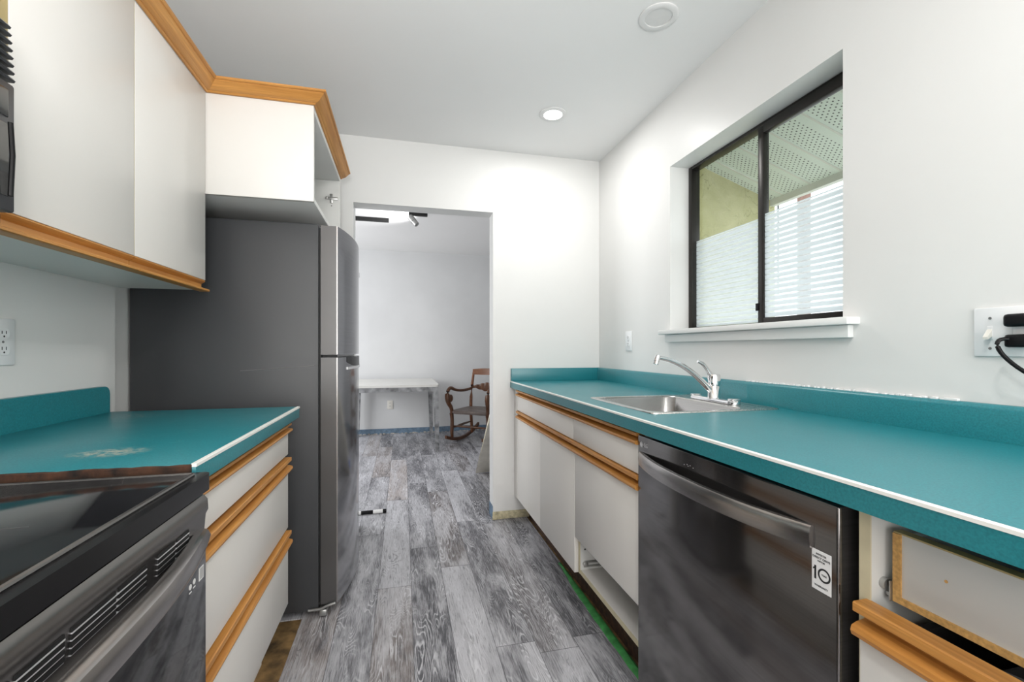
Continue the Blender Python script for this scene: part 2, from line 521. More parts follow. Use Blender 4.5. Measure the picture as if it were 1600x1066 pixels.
def face_minus_x(x, y, z):   # text plane seen from -X (right-hand fronts): text right = -Y, up = +Z
    return Matrix(((0, 0, -1, x), (-1, 0, 0, y), (0, 1, 0, z), (0, 0, 0, 1)))


def face_plus_x(x, y, z):    # text plane seen from +X (left-hand fronts): text right = +Y, up = +Z
    return Matrix(((0, 0, 1, x), (1, 0, 0, y), (0, 1, 0, z), (0, 0, 0, 1)))


# ------------------------------------------------------------------ the room
XW = 1.294      # right wall
XL = -.95       # left wall
YB = 2.81       # back wall of the kitchen
YB2 = 2.93      # its far face
YF = 5.98       # far wall of the next room
YR = -2.6       # wall behind the camera

bm = nb(); box(bm, -.395, .785, YR, 1.965, -.03, 0); box(bm, -1.2, .785, 1.965, YB2, -.03, 0); box(bm, -2.5, 2.3, YB2, YF + .1, -.03, 0)
struct('floor', bm, M['floor'])
bm = nb(); box(bm, -1.2, -.395, YR, 1.965, -.03, -.004); box(bm, .785, 1.5, YR, YB2, -.03, -.004)
struct('floor_subfloor', bm, M['subfloor'])
bm = nb(); box(bm, -2.6, 2.4, YR - .1, YF + .1, ZC, ZC + .1)
struct('ceiling', bm, M['ceil'])
# right wall round the window opening
WY0, WY1, WZ0, WZ1 = 1.079, 1.98, 1.165, 2.0
bm = nb()
box(bm, XW, 1.46, YR, WY0, 0, ZC); box(bm, XW, 1.46, WY1, YB2, 0, ZC)
box(bm, XW, 1.46, WY0, WY1, 0, WZ0); box(bm, XW, 1.46, WY0, WY1, WZ1, ZC)
struct('wall_right', bm, M['wall'])
bm = nb(); box(bm, -1.2, XL, YR, 1.80, 0, ZC); box(bm, -1.2, -1.0, 1.80, YB, 0, ZC)
struct('wall_left', bm, M['wall'])
OX0, OX1, OZ = -.284, .562, 1.965
bm = nb()
box(bm, -1.2, OX0, YB, YB2, 0, ZC); box(bm, OX0, OX1, YB, YB2, OZ, ZC); box(bm, OX1, XW, YB, YB2, .0, ZC)
struct('wall_back', bm, M['wall'])
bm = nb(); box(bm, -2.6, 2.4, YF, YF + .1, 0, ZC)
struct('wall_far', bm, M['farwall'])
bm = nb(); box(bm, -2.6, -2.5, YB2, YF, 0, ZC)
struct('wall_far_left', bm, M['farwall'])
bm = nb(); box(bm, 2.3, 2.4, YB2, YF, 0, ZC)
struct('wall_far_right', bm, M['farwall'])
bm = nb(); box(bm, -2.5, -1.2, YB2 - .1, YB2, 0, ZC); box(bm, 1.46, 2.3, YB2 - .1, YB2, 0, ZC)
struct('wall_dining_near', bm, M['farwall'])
bm = nb(); box(bm, -1.2, 1.46, YR - .1, YR, 0, ZC)
struct('wall_front', bm, M['wall'])
# bare, unpainted foot of the wall stub beside the opening
bm = nb(); box(bm, OX1 - .004, .80, YB - .007, YB - .0005, .002, .052, .003); box(bm, OX1 - .006, OX1 + .03, YB - .010, YB - .001, .0, .03, .004)
struct('trim_1', bm, M['bareplaster'])
bm = nb(); box(bm, OX1 - .003, OX1 - .0005, YB + .002, YB2 - .004, .0, .085)
struct('trim_2', bm, M['blue'])
bm = nb(); box(bm, -2.5, 2.3, YF - .006, YF - .0005, .0, .07)
bf = struct('baseboard_far', bm, M['blue'])
bm = nb()
for i in range(46):
    x = -1.0 + i * .047 + random.uniform(-.01, .01)
    wd = random.uniform(.02, .05); h = random.uniform(.006, .016)
    box(bm, x, x + wd, YF - .012 - random.uniform(0, .006), YF - .006, 0, h, .002, 1)
obj('caulk_crumbs', bm, M['caulk'], bf)

# ---- window
win = struct_root('window_1', (1.42, 1.53, WZ0))
FX0, FX1 = 1.398, 1.445
bm = nb()
for a in ((WY0, WY0 + .028, WZ0 + .03, WZ1), (WY1 - .026, WY1, WZ0 + .03, WZ1)): box(bm, FX0, FX1, a[0], a[1], a[2], a[3], .002)
box(bm, FX0, FX1, WY0 + .028, WY1 - .026, WZ1 - .015, WZ1, .002)
box(bm, FX0 + .01, FX1, WY0 + .028, WY1 - .026, WZ0 + .018, WZ0 + .034, .002)
obj('window_frame', bm, M['winframe'], win)
bm = nb()   # sliding sash nearest the camera
box(bm, FX0 - .008, FX0 + .016, 1.490, 1.518, WZ0 + .03, WZ1 - .02, .002)
box(bm, FX0 - .008, FX0 + .016, WY0 + .02, 1.490, WZ0 + .022, WZ0 + .05, .002)
box(bm, FX0 - .008, FX0 + .016, WY0 + .02, 1.490, WZ1 - .05, WZ1 - .014, .002)
sash = obj('sliding_sash', bm, M['winframe'], win)
bm = nb(); box(bm, FX0 - .013, FX0 - .006, 1.512, 1.526, 1.245, 1.275, .002)
obj('latch', bm, M['black'], sash)
bm = nb(); box(bm, FX0 + .020, FX0 + .042, 1.513, 1.536, WZ0 + .03, WZ1 - .02, .002)
obj('meeting_stile', bm, M['winframe'], win)
bm = nb(); box(bm, FX0 + .003, FX0 + .006, WY0 + .026, 1.492, WZ0 + .048, WZ1 - .048)
obj('pane', bm, M['glass'], win)
bm = nb(); box(bm, FX0 + .030, FX0 + .033, 1.53, WY1 - .024, WZ0 + .03, WZ1 - .02)
obj('pane', bm, M['glass'], win)
bm = nb(); box(bm, FX0 - .0005, FX0 + .001, WY0 + .028, 1.4895, WZ0 + .051, 1.628)
tag(obj('frosted_film', bm, M['film'], win), 'white striped frosted film')
bm = nb(); box(bm, FX0 + .027, FX0 + .0285, 1.538, WY1 - .0265, WZ0 + .036, 1.628)
tag(obj('frosted_film', bm, M['film'], win), 'white striped frosted film')
bm = nb(); box(bm, XW - .048, FX0 + .008, WY0 - .052, WY1 + .035, WZ0 - .002, WZ0 + .020, .004)
obj('window_sill', bm, M['trimwhite'], win)
bm = nb(); box(bm, XW - .022, XW - .0005, WY0 - .034, WY1 + .012, WZ0 - .040, WZ0 - .003, .002)
obj('apron', bm, M['trimwhite'], win)

# ---- outside the window
SX0, SX1 = 1.46, 1.985
def sz(x): return 2.095 - .33 * (x - 1.45)
bm = nb()
prism(bm, [(SX0, sz(SX0)), (SX1, sz(SX1)), (SX1, sz(SX1) + .02), (SX0, sz(SX0) + .02)], 'y', -.4, 2.077)
so = struct('soffit', bm, M['soffit'])
bm = nb()
for k in range(-3, 13):
    y = k * .166 - .005 + .166
    if -.3 < y < 2.07:
        prism(bm, [(SX0, sz(SX0) - .004), (SX1, sz(SX1) - .004), (SX1, sz(SX1) + .001), (SX0, sz(SX0) + .001)], 'y', y - .003, y + .005)
obj('panel_rib', bm, M['fascia'], so)
bm = nb(); box(bm, SX1 - .002, SX1 + .03, -.4, 2.077, sz(SX1) - .034, sz(SX1) + .10)
struct('trim_3', bm, M['fascia'])
bm = nb(); box(bm, 1.46, 2.015, 2.077, 2.2, -.2, 2.6)
struct('wall_outside', bm, M['stucco'])
bm = nb(); box(bm, 1.46, 9, -6, 6, -.25, -.2)
struct('ground', bm, M['ground'])
t = thing('fence_post', 'square brown wooden post outside the window under the soffit', 'post', (3.41, 3.2, -.2))
bm = nb(); box(bm, 3.372, 3.448, 3.162, 3.238, -.2, 2.495, .006); obj('shaft', bm, M['postwood'], t)
bm = nb(); tube(bm, [(3.41, 3.2385, 2.470), (3.41, 3.477, 2.470)], .006, 8); tube(bm, [(3.41, 3.477, 2.50), (3.41, 3.477, 1.6)], .009, 8)
obj('rail', bm, M['greyplastic'], t)

# ---- recessed ceiling lights
def downlight(x, y, lit, label):
    t = thing('recessed_light', label, 'ceiling light', (x, y, ZC), 0, 'recessed ceiling lights')
    bm = nb(); lathe(bm, [(.050, -.0005), (.050, -.006), (.066, -.008), (.073, -.004), (.073, -.0005)], x, y, ZC, 40, open_=True)
    obj('trim_ring', bm, M['trimring'], t)
    bm = nb(); lathe(bm, [(.0497, -.001), (.0497, -.005 if lit else -.003), (.03, -.0065 if lit else -.0035), (.001, -.007 if lit else -.004)], x, y, ZC, 40)
    obj('lens', bm, M['lens_on' if lit else 'lens_off'], t)
downlight(.79, 2.30, True, 'round recessed ceiling light switched on near the back wall')
downlight(.95, 1.53, False, 'round recessed ceiling light switched off, at the top edge above the window')
downlight(-.12, .05, True, 'round recessed ceiling light switched on, over the stove')
downlight(.62, .30, True, 'round recessed ceiling light switched on, above the dishwasher')
downlight(.55, -1.3, True, 'round recessed ceiling light added behind the camera, unseen, to brighten the kitchen')  # fixture added out of view for the extra lamp behind the camera

# ------------------------------------------------------------------ wooden pull rail
RAIL = [(0, 0), (.016, 0), (.0205, .0025), (.022, .008), (.0205, .0135), (.014, .0165), (.004, .0185), (.002, .0215), (.002, .027), (.004, .029),
        (.0175, .0295), (.019, .031), (.019, .0405), (.0175, .042), (0, .042)]
RAIL_UP = [(0, 0), (.021, 0), (.0235, .002), (.0235, .007), (.021, .009), (.005, .0105), (.003, .014), (.003, .028), (.010, .034), (.0125, .038), (.011, .042), (0, .042)]


def rail(x, y0, y1, z0, h, side, depth=1.0, prof=RAIL):
    """side +1: faces +X (left-hand units), -1: faces -X"""
    bm = nb()
    prism(bm, [(x + side * o * depth, z0 + q / .042 * h) for o, q in prof], 'y', y0, y1)
    return bm


# ------------------------------------------------------------------ left upper cabinet
UC = thing('wall_cabinet', 'white two-door wall cabinet with oak pull rails above the left worktop', 'cabinet', (-.83, 1.40, 1.30), 0, 'white wall cabinets')
bm = nb(); box(bm, XL + .001, -.708, 1.0, 1.828, 1.303, 2.016); box(bm, XL + .001, -.708, .912, 1.0, 1.303, 1.60)
obj('body', bm, M['cab'], UC)
for (y0, y1) in ((1.0, 1.388), (1.391, 1.828)):
    bm = nb(); box(bm, -.706, -.689, y0, y1, 1.338, 2.014, .0015); d = obj('door', bm, M['cab'], UC)
    obj('pull_rail', rail(-.706, y0 if y0 > 1.2 else .915, y1, 1.297, .041, 1, 1.3, RAIL_UP), M['oak_y'], d, 25)
bm = nb(); box(bm, -.7055, -.6895, 1.3888, 1.3902, 1.34, 2.012); obj('door_edge', bm, M['cream'], UC)
# filler and cabinet over the microwave
MC = thing('wall_cabinet', 'white wall cabinet over the black microwave, its tan side edge showing', 'cabinet', (-.83, .6, 1.66), 0, 'white wall cabinets')
bm = nb(); box(bm, XL + .001, -.708, .12, .955, 1.66, 2.016); obj('body', bm, M['cab'], MC)
bm = nb(); box(bm, XL + .002, -.690, .957, .998, 1.605, 2.016); obj('filler', bm, M['tan'], MC)
bm = nb(); box(bm, -.706, -.689, .12, .95, 1.70, 2.014, .0015); d = obj('door', bm, M['cab'], MC)
obj('pull_rail', rail(-.706, .12, .95, 1.66, .038, 1, 1.3, RAIL_UP), M['oak_y'], d, 25)

# ------------------------------------------------------------------ open cabinet over the fridge
OC = thing('fridge_cabinet', 'deep white open-fronted cabinet above the dark fridge, its door missing', 'cabinet', (-.68, 2.2, 1.65))
bm = nb(); box(bm, -.998, -.328, 1.832, 1.849, 1.652, 2.016, .001); obj('side_panel', bm, M['cab'], OC)
bm = nb(); box(bm, -.998, -.328, 2.572, 2.590, 1.652, 2.016, .001); far = obj('side_panel', bm, M['cab_in'], OC)
bm = nb(); box(bm, -.998, -.329, 1.850, 2.571, 1.652, 1.670, .001); obj('bottom_panel', bm, M['cab_in'], OC)
bm = nb(); box(bm, -.998, -.329, 1.850, 2.571, 1.998, 2.0155, .001); obj('top_panel', bm, M['cab_in'], OC)
bm = nb(); box(bm, -.999, -.986, 1.850, 2.571, 1.671, 1.997); obj('back_panel', bm, M['cab_in'], OC)
bm = nb()
box(bm, -.400, -.338, 2.562, 2.5715, 1.894, 1.908, .002); box(bm, -.378, -.364, 2.564, 2.5715, 1.876, 1.926, .002)
box(bm, -.399, -.388, 2.556, 2.563, 1.895, 1.907, .002)
obj('hinge_plate', bm, M['steel'], far)
bm = nb(); lathe(bm, [(.003, 0), (.003, -.001), (.0005, -.001)], -.371, 2.5715, 1.862, 10, 'y'); obj('screw_hole', bm, M['slot'], far)

# crown moulding: three mitred lengths
PROF = [(0, 0), (.006, 0), (.010, .003), (.010, .005), (.015, .0055), (.024, .010), (.033, .018), (.041, .026), (.043, .0275), (.043, .030), (.048, .0305), (.051, .033), (.051, .039), (0, .039)]
CRZ = 2.0165
CM = thing('crown_moulding', 'honey oak crown moulding running along the tops of the left cabinets', 'moulding', (-.69, 1.83, CRZ))
def crown(a, b, fa, fb, mat):
    bm = nb()
    ra = [bm.verts.new((a[0] + fa[0] * o, a[1] + fa[1] * o, CRZ + z)) for o, z in PROF]
    rb = [bm.verts.new((b[0] + fb[0] * o, b[1] + fb[1] * o, CRZ + z)) for o, z in PROF]
    n = len(PROF); bm.faces.new(ra); bm.faces.new(rb[::-1])
    for i in range(n): bm.faces.new([ra[i], rb[i], rb[(i + 1) % n], ra[(i + 1) % n]])
    bmesh.ops.recalc_face_normals(bm, faces=bm.faces)
    obj('length', bm, mat, CM, 25)
crown((-.689, .12), (-.689, 1.832), (1, 0), (1, -1), M['oak_y'])
crown((-.689, 1.832), (-.328, 1.832), (1, -1), (1, -1), M['oak_x'])
crown((-.328, 1.832), (-.328, 2.590), (1, -1), (1, 0), M['oak_y'])

# ------------------------------------------------------------------ refrigerator
FY0, FY1 = 1.966, 2.64
FM, FH = (FY0 + FY1) / 2, (FY1 - FY0) / 2
def fx(y, b=.05): return -.2615 + b * (1 - ((y - FM) / FH) ** 2)
FR = thing('refrigerator', 'tall charcoal fridge freezer with dark steel doors beside the left worktop', 'refrigerator', (-.64, FM, 0))
bm = nb(); box(bm, -.992, -.333, FY0, FY1, .022, 1.603, .006); obj('body', bm, M['fr_side'], FR)
bm = nb(); box(bm, -.3335, -.325, FY0 + .012, FY1 - .010, .05, 1.590); obj('gasket', bm, M['gasket'], FR)
def curved_door(z0, z1):
    n = 24; rings = []
    ys = [FY0 + .001 + (FY1 - FY0 - .002) * i / n for i in range(n + 1)]
    fr = [(fx(y), y) for y in ys]
    pts = [(-.3255, FY0 + .001)] + fr + [(-.3255, FY1 - .001)]
    bm = nb(); prism(bm, pts, 'z', z0, z1)
    return bm
ZS = 1.062
d1 = obj('freezer_door', curved_door(ZS + .006, 1.598), M['fr_door'], FR, 20)
d2 = obj('fridge_door', curved_door(.045, ZS - .006), M['fr_door'], FR, 20)
for d, z0, z1 in ((d1, ZS + .006, 1.598), (d2, .045, ZS - .006)):
    bm = nb(); box(bm, -.3255, -.2625, FY0 - .0012, FY0 + .0008, z0 + .0005, z1 - .0005, .0005, 1)
    tag(obj('door_edge', bm, M['fr_edge'], d), 'satin dark grey door edge')
    bm = nb(); box(bm, -.2645, -.2600, FY0 - .0018, FY0 + .001, z0 + .001, z1 - .001); tag(obj('edge_strip', bm, M['ss_bar'], d), 'thin bright metal strip')
bm = nb(); box(bm, -.3195, -.262, FY0 + .004, FY1 - .004, ZS - .005, ZS + .005); obj('divider', bm, M['black'], FR)
# pocket handle at the top of the lower door
def curved_slab(y0, y1, z0, z1, off0, off1, n=12, taper=0):
    ys = [y0 + (y1 - y0) * i / n for i in range(n + 1)]
    rings = []
    for y in ys:
        k = 1 - taper * abs((y - (y0 + y1) / 2) / ((y1 - y0) / 2)) ** 3
        zc = z1
        rings.append([(fx(y) + off0, y, zc), (fx(y) + off1, y, zc), (fx(y) + off1, y, zc - (z1 - z0) * k), (fx(y) + off0, y, zc - (z1 - z0) * k)])
    bm = nb(); loft(bm, rings); return bm
hp = obj('handle_pocket', curved_slab(FY0 + .10, FY1 - .06, ZS - .050, ZS - .005, -.004, .0015, 14, .5), M['black'], d2)
bm = curved_slab(FY0 + .10, FY1 - .06, ZS - .060, ZS - .049, -.003, .0035, 14, 0)
tag(obj('pull_lip', bm, M['silverprint'], d2), 'bright chrome lip of the pocket handle')
bm = nb(); y = 2.43; box(bm, fx(y) - .002, fx(y) + .0025, y - .012, y + .012, 1.46, 1.486, .002); obj('badge', bm, M['silverprint'], d1)
bm = nb()
tube(bm, [(-.372, FY0 - .006, .030), (-.322, FY0 - .008, .032), (-.300, FY0 - .010, .043), (-.268, FY0 - .008, .050)], .006, 8)
box(bm, -.330, -.300, FY0 - .014, FY0 + .03, .002, .030, .006)
obj('foot_bracket', bm, M['steel'], FR)
for x, y in ((-.95, FY0 + .05), (-.95, FY1 - .05), (-.37, FY1 - .05), (-.37, FY0 + .06)):
    bm = nb(); lathe(bm, [(.018, 0), (.018, .024)], x, y, 0, 12); obj('foot', bm, M['black'], FR)
bm = nb(); tube(bm, [(-.62, FY0 - .0004, 1.005), (-.50, FY0 - .0004, 1.014), (-.43, FY0 - .0004, 1.017), (-.35, FY0 - .0004, 1.024)], .0007, 5)
obj('scratch', bm, M['greyprint'], FR)

# ------------------------------------------------------------------ left base cabinet + worktop
LC = thing('base_cabinet', 'white three-drawer base cabinet with oak pull rails between stove and fridge', 'cabinet', (-.66, 1.32, 0), 0, 'white base cabinets')
bm = nb(); box(bm, XL + .002, -.411, .925, 1.722, .19, .845); box(bm, XL + .002, -.475, .93, 1.715, -.004, .19); obj('body', bm, M['cab'], LC)
for z0, z1, rz, rh in ((.193, .402, .404, .048), (.462, .662, .664, .046), (.720, .800, .801, .030)):
    bm = nb(); box(bm, -.410, -.392, .925, 1.722, z0, z1, .0015); d = obj('drawer', bm, M['cab'], LC)
    obj('pull_rail', rail(-.410, .925, 1.722, rz, rh, 1, 1.55), M['oak_y'], d, 25)
LT = thing('countertop', 'worn teal laminate worktop beside the stove on the left', 'worktop', (-.65, 1.33, .845), 0, 'teal laminate worktops')
bm = nb(); box(bm, XL + .0005, -.3595, .914, 1.742, .846, .885, .002); obj('slab', bm, M['teal_worn'], LT)
def edge_strip(bm, x, y0, y1, side):
    prism(bm, [(x - side * .0075, .8857), (x + side * .0002, .8857), (x + side * .0012, .8848), (x + side * .0012, .8795), (x - side * .0075, .8795)], 'y', y0, y1)
bm = nb(); edge_strip(bm, -.3595, .9135, 1.7425, 1); tag(obj('edge_strip', bm, M['white_strip'], LT), 'white laminate edge line')
bm = nb(); prism(bm, rrect(0, 0, 0, 0, 0, 1)[:0] or [(.914, .885), (1.735, .885)] + [(1.735 - .025 + .025 * math.cos(R(a)), .945 + .025 * math.sin(R(a))) for a in (0, 22, 45, 67, 90)] + [(.914, .970)], 'x', XL + .0005, XL + .021)
obj('backsplash', bm, M['teal_worn'], LT)
bm = nb()
rings = []
for i in range(33):
    x = -.945 + i * (.945 - .366) / 32
    zz = .8855 - random.uniform(0, .002); z0 = .852 + random.uniform(0, .006); yy = .9135 - random.uniform(.0015, .004)
    rings.append([(x, .9142, zz), (x, yy, zz - .002), (x, yy - .001, (zz + z0) / 2), (x, yy, z0), (x, .9142, z0)])
loft(bm, rings); tag(obj('burnt_edge', bm, M['burnt'], LT), 'charred brown raw edge next to the stove')

# ------------------------------------------------------------------ stove
ST = thing('stove', 'black glass-top stove with dark steel front at the lower left', 'stove', (-.62, .52, 0))
SX, SY1, SY0 = -.335, .904, .145
bm = nb(); box(bm, XL + .02, -.37, SY0, SY1 - .003, .03, .840); obj('body', bm, M['black'], ST)
bm = nb()
prism(bm, rrect(XL + .02, -.331, SY0, SY1, .012, 4), 'z', .843, .872); ct = obj('cooktop_rim', bm, M['black'], ST)
bm = nb(); box(bm, XL + .05, -.352, SY0 + .02, SY1 - .02, .871, .8745, .002); gl = obj('cooktop_glass', bm, M['black_gloss'], ST)
bm = nb()   # raised bead round the glass
for (a, b_) in (((-.352, SY0 + .02), (-.352, SY1 - .022)), ((-.352, SY1 - .022), (XL + .05, SY1 - .022))):
    tube(bm, [(a[0], a[1], .8735), (b_[0], b_[1], .8735)], .0035, 8)
obj('rim_bead', bm, M['ss_dark'], ST)
bm = nb()
for cx, cy in ((-.500, .640), (-.472, .634)):
    lathe(bm, [(.013, 0), (.013, .0003), (.0118, .0003), (.0117, 0)], cx, cy, .8746, 36)
box(bm, -.531, -.5295, .52, .668, .8744, .8748); box(bm, -.5295, -.44, .6665, .668, .8744, .8748)
obj('burner_marking', bm, M['greyplastic'], gl)
# oven door with vented top rail
VX = [(-.372, .834), (-.341, .834), (-.335, .826), (-.334, .808), (-.338, .800), (-.341, .764), (-.335, .748), (-.335, .742), (-.372, .742)]
bm = nb(); prism(bm, VX, 'y', SY0, SY1 - .006); od = obj('oven_door', bm, M['ss_dark'], ST)
bm = nb()
for (g0, g1) in ((.738, .833), (.567, .709), (.415, .557), (.25, .39)):
    mid = g0 + (g1 - g0) * .55
    for k in range(4):
        z = .7945 - k * .0078
        for (a, b_) in ((g0, mid - .003), (mid + .003, g1)):
            box(bm, -.346, -.3375, a, b_, z - .0024, z + .0024)
obj('vent_slot', bm, M['gasket'], od)
bm = nb()
for (g0, g1) in ((.738, .833), (.567, .709), (.415, .557), (.25, .39)):
    for k in range(4):
        z = .7945 - k * .0078 - .0031
        box(bm, -.342, -.3370 - .0005 * k, g0, g1, z - .0008, z + .0008)
obj('slot_lip', bm, M['silverprint'], od)
bm = nb(); box(bm, -.372, -.337, SY0, SY1 - .006, .17, .741, .003); og = obj('door_glass', bm, M['black_oven'], od)
bm = nb()   # bowed handle
rings = []
n = 22
for i in range(n + 1):
    t = i / n; y = .155 + (.896 - .155) * t
    e = 1 - abs(2 * t - 1) ** 2.6
    xo = -.338 + .040 * e
    hh = .010 + .008 * min(1, e * 2.2)
    zc = .765
    rings.append([(xo - .012, y, zc - hh), (xo + .004, y, zc - hh * .95), (xo + .009, y, zc - hh * .2), (xo + .004, y, zc + hh * .75), (xo - .004, y, zc + hh), (xo - .012, y, zc + hh)])
loft(bm, rings); obj('handle', bm, M['ss_bar'], od)
bm = nb(); box(bm, -.372, -.340, SY0, SY1 - .006, .035, .165, .004); obj('storage_drawer', bm, M['ss_dark'], ST)
bm = nb(); box(bm, -.3372, -.3366, .868, .886, .694, .716); tag(obj('sticker', bm, M['label'], og), 'small white label on the oven glass')
bm = nb()
for y, z in ((.850, .7035), (.836, .7010)):
    lathe(bm, [(.0045, 0), (.0045, .0005), (.0005, .0005)], -.3370, y, z, 16, 'x')
    box(bm, -.3370, -.3366, y - .004, y + .004, z - .010, z - .008)
obj('icon', bm, M['label'], og)
bm = nb()
for k in range(6): box(bm, -.3367, -.3362, .870, .884, .697 + k * .003, .6982 + k * .003)
obj('print', bm, M['greyprint'], og)

# ------------------------------------------------------------------ microwave
MW = thing('microwave', 'black over-the-range microwave at the left edge of the picture', 'microwave', (-.78, .53, 1.29))
bm = nb(); box(bm, XL + .002, -.640, .147, .904, 1.292, 1.628); obj('body', bm, M['mw'], MW)
bm = nb(); box(bm, -.640, -.616, .147, .906, 1.312, 1.520, .004); d = obj('door', bm, M['mw'], MW)
for z0, z1 in ((1.335, 1.452), (1.462, 1.508)):
    bm = nb(); box(bm, -.618, -.6145, .30, .892, z0, z1, .002); obj('window', bm, M['mw_glass'], d)
bm = nb(); tube(bm, [(-.608, .885, 1.335), (-.606, .886, 1.40), (-.608, .885, 1.452)], .0035, 8); obj('handle', bm, M['black'], d)
bm = nb(); box(bm, -.660, -.630, .147, .900, 1.290, 1.312, .004); obj('chin', bm, M['black'], MW)
for k in range(8):
    z = 1.525 + k * .0125
    xo = -.617 - k * .0008
    bm = nb(); prism(bm, [(-.66, z), (xo, z), (xo + .002, z + .003), (xo - .002, z + .0075), (-.66, z + .0075)], 'y', .147, .905)
    obj('vent_slat', bm, M['mw'], MW)

# ------------------------------------------------------------------ wall plates
def outlet(kind, x, y, z, side, label):
    t = thing('wall_outlet', label, 'outlet', (x, y, z), 0, 'white wall outlets')
    bm = nb(); box(bm, x, x + side * .006, y - .036, y + .036, z - .057, z + .057, .002); obj('cover_plate', bm, M['plate'], t)
    for dz in (.0195, -.0195):
        bm = nb()
        pts = [(y + .0165 * math.cos(R(a)), z + dz + max(-.0125, min(.0125, .0165 * math.sin(R(a))))) for a in range(0, 360, 15)]
        prism(bm, pts, 'x', x + side * .006, x + side * .0085); rc = obj('receptacle', bm, M['plate'], t)
        bm = nb()
        for dy in (-.006, .006): box(bm, x + side * .0084, x + side * .0088, y + dy - .001, y + dy + .001, z + dz, z + dz + .0075)
        lathe(bm, [(.0024, 0), (.0024, side * .0004), (.0003, side * .0004)], x + side * .0084, y, z + dz - .006, 10, 'x')
        obj('slot', bm, M['slot'], rc)
    bm = nb(); lathe(bm, [(.003, 0), (.003, side * .001), (.0004, side * .0012)], x + side * .006, y, z, 12, 'x'); obj('screw', bm, M['screw'], t)
outlet(0, XL, 1.352, 1.108, 1, 'white duplex outlet on the left wall above the worn teal worktop')
outlet(0, XW, 2.395, 1.139, -1, 'small white duplex outlet on the right wall left of the window sill')

SP = thing('switch_plate', 'white two-gang switch and outlet plate at the right edge', 'light switch', (XW, .698, 1.128))
bm = nb(); box(bm, XW - .006, XW, .640, .756, 1.074, 1.184, .002); obj('cover_plate', bm, M['plate'], SP)
bm = nb(); box(bm, XW - .0075, XW - .006, .721, .731, 1.112, 1.142, .0005)
tg = obj('toggle_collar', bm, M['plate'], SP)
bm = nb(); prism(bm, [(XW - .006, 1.137), (XW - .022, 1.118), (XW - .021, 1.112), (XW - .006, 1.120)], 'y', .7215, .7305); obj('toggle', bm, M['ivory'], SP)
for z in (1.160, 1.092):
    bm = nb(); lathe(bm, [(.003, 0), (.003, -.001), (.0004, -.0012)], XW - .006, .726, z, 12, 'x'); obj('screw', bm, M['screw'], SP)
bm = nb(); box(bm, XW - .009, XW - .006, .653, .686, 1.093, 1.163, .002); obj('receptacle', bm, M['plate'], SP)
CH = thing('plug_adapter', 'black plug adapter in the upper socket of the two-gang plate', 'plug', (XW - .009, .670, 1.148))
bm = nb(); box(bm, XW - .036, XW - .0095, .640, .690, 1.138, 1.166, .007, 3); obj('casing', bm, M['black'], CH)
PC = thing('power_cord', 'black plug and cord hanging from the lower socket of the two-gang plate', 'power cord', (XW - .009, .670, 1.105))
bm = nb(); box(bm, XW - .032, XW - .0095, .650, .690, 1.094, 1.122, .006, 3); obj('plug', bm, M['black'], PC)
bm = nb(); tube(bm, bez((XW - .030, .682, 1.112), (XW - .06, .705, 1.118), (XW - .04, .690, 1.06), (XW - .03, .62, 1.02), 16), .0042, 10); 
tube(bm, bez((XW - .03, .62, 1.02), (XW - .025, .58, .99), (XW - .03, .5, .93), (XW - .04, .42, .890), 12), .0042, 10)
obj('cord', bm, M['black'], PC)

# ------------------------------------------------------------------ right worktop
EX = .674
CY0 = -.45
RT = thing('countertop', 'long teal laminate worktop with white edge line under the window', 'worktop', (.98, 1.2, .843), 0, 'teal laminate worktops')
SKX0, SKX1, SKY0, SKY1 = .785, 1.228, 1.283, 1.737
bm = nb()
gx_ = (EX, SKX0, SKX1, XW - .001); gy_ = (CY0, SKY0, SKY1, YB - .001)
gv = {(i, j, k): bm.verts.new((gx_[i], gy_[j], (.844, .885)[k])) for i in range(4) for j in range(4) for k in (0, 1)}
for i in range(3):
    for j in range(3):
        if (i, j) == (1, 1): continue
        for k in (0, 1): bm.faces.new([gv[i, j, k], gv[i + 1, j, k], gv[i + 1, j + 1, k], gv[i, j + 1, k]])
for (i, j), (p, q) in [((i, j), (i + 1, j)) for i in range(3) for j in (0, 3)] + [((i, j), (i, j + 1)) for i in (0, 3) for j in range(3)] + [((1, 1), (2, 1)), ((1, 2), (2, 2)), ((1, 1), (1, 2)), ((2, 1), (2, 2))]:
    bm.faces.new([gv[i, j, 0], gv[p, q, 0], gv[p, q, 1], gv[i, j, 1]])
bmesh.ops.recalc_face_normals(bm, faces=bm.faces)
obj('slab', bm, M['teal'], RT)
bm = nb(); edge_strip(bm, EX, CY0, YB - .001, -1); tag(obj('edge_strip', bm, M['white_strip'], RT), 'white laminate edge line')
bm = nb()
prism(bm, [(XW - .001, .885), (XW - .022, .885), (XW - .022, .956), (XW - .018, .964), (XW - .010, .967), (XW - .001, .967)], 'y', CY0, YB - .022)
obj('backsplash', bm, M['teal'], RT, 60)
bm = nb(); box(bm, EX + .004, XW - .001, YB - .0215, YB - .001, .885, .967, .002); obj('backsplash', bm, M['teal'], RT)
bm = nb(); box(bm, EX + .003, EX + .0045, YB - .022, YB - .001, .85, .967); obj('end_cap', bm, M['teal'], RT)
bm = nb()
for i in range(40):
    y = .78 + i * .017 + random.uniform(-.005, .005)
    box(bm, XW - .009 - random.uniform(0, .003), XW - .001, y, y + random.uniform(.004, .02), .966, .9695 + random.uniform(0, .003), .001, 1)
tag(obj('caulk_line', bm, M['label'], RT), 'rough white caulk along the top of the backsplash')

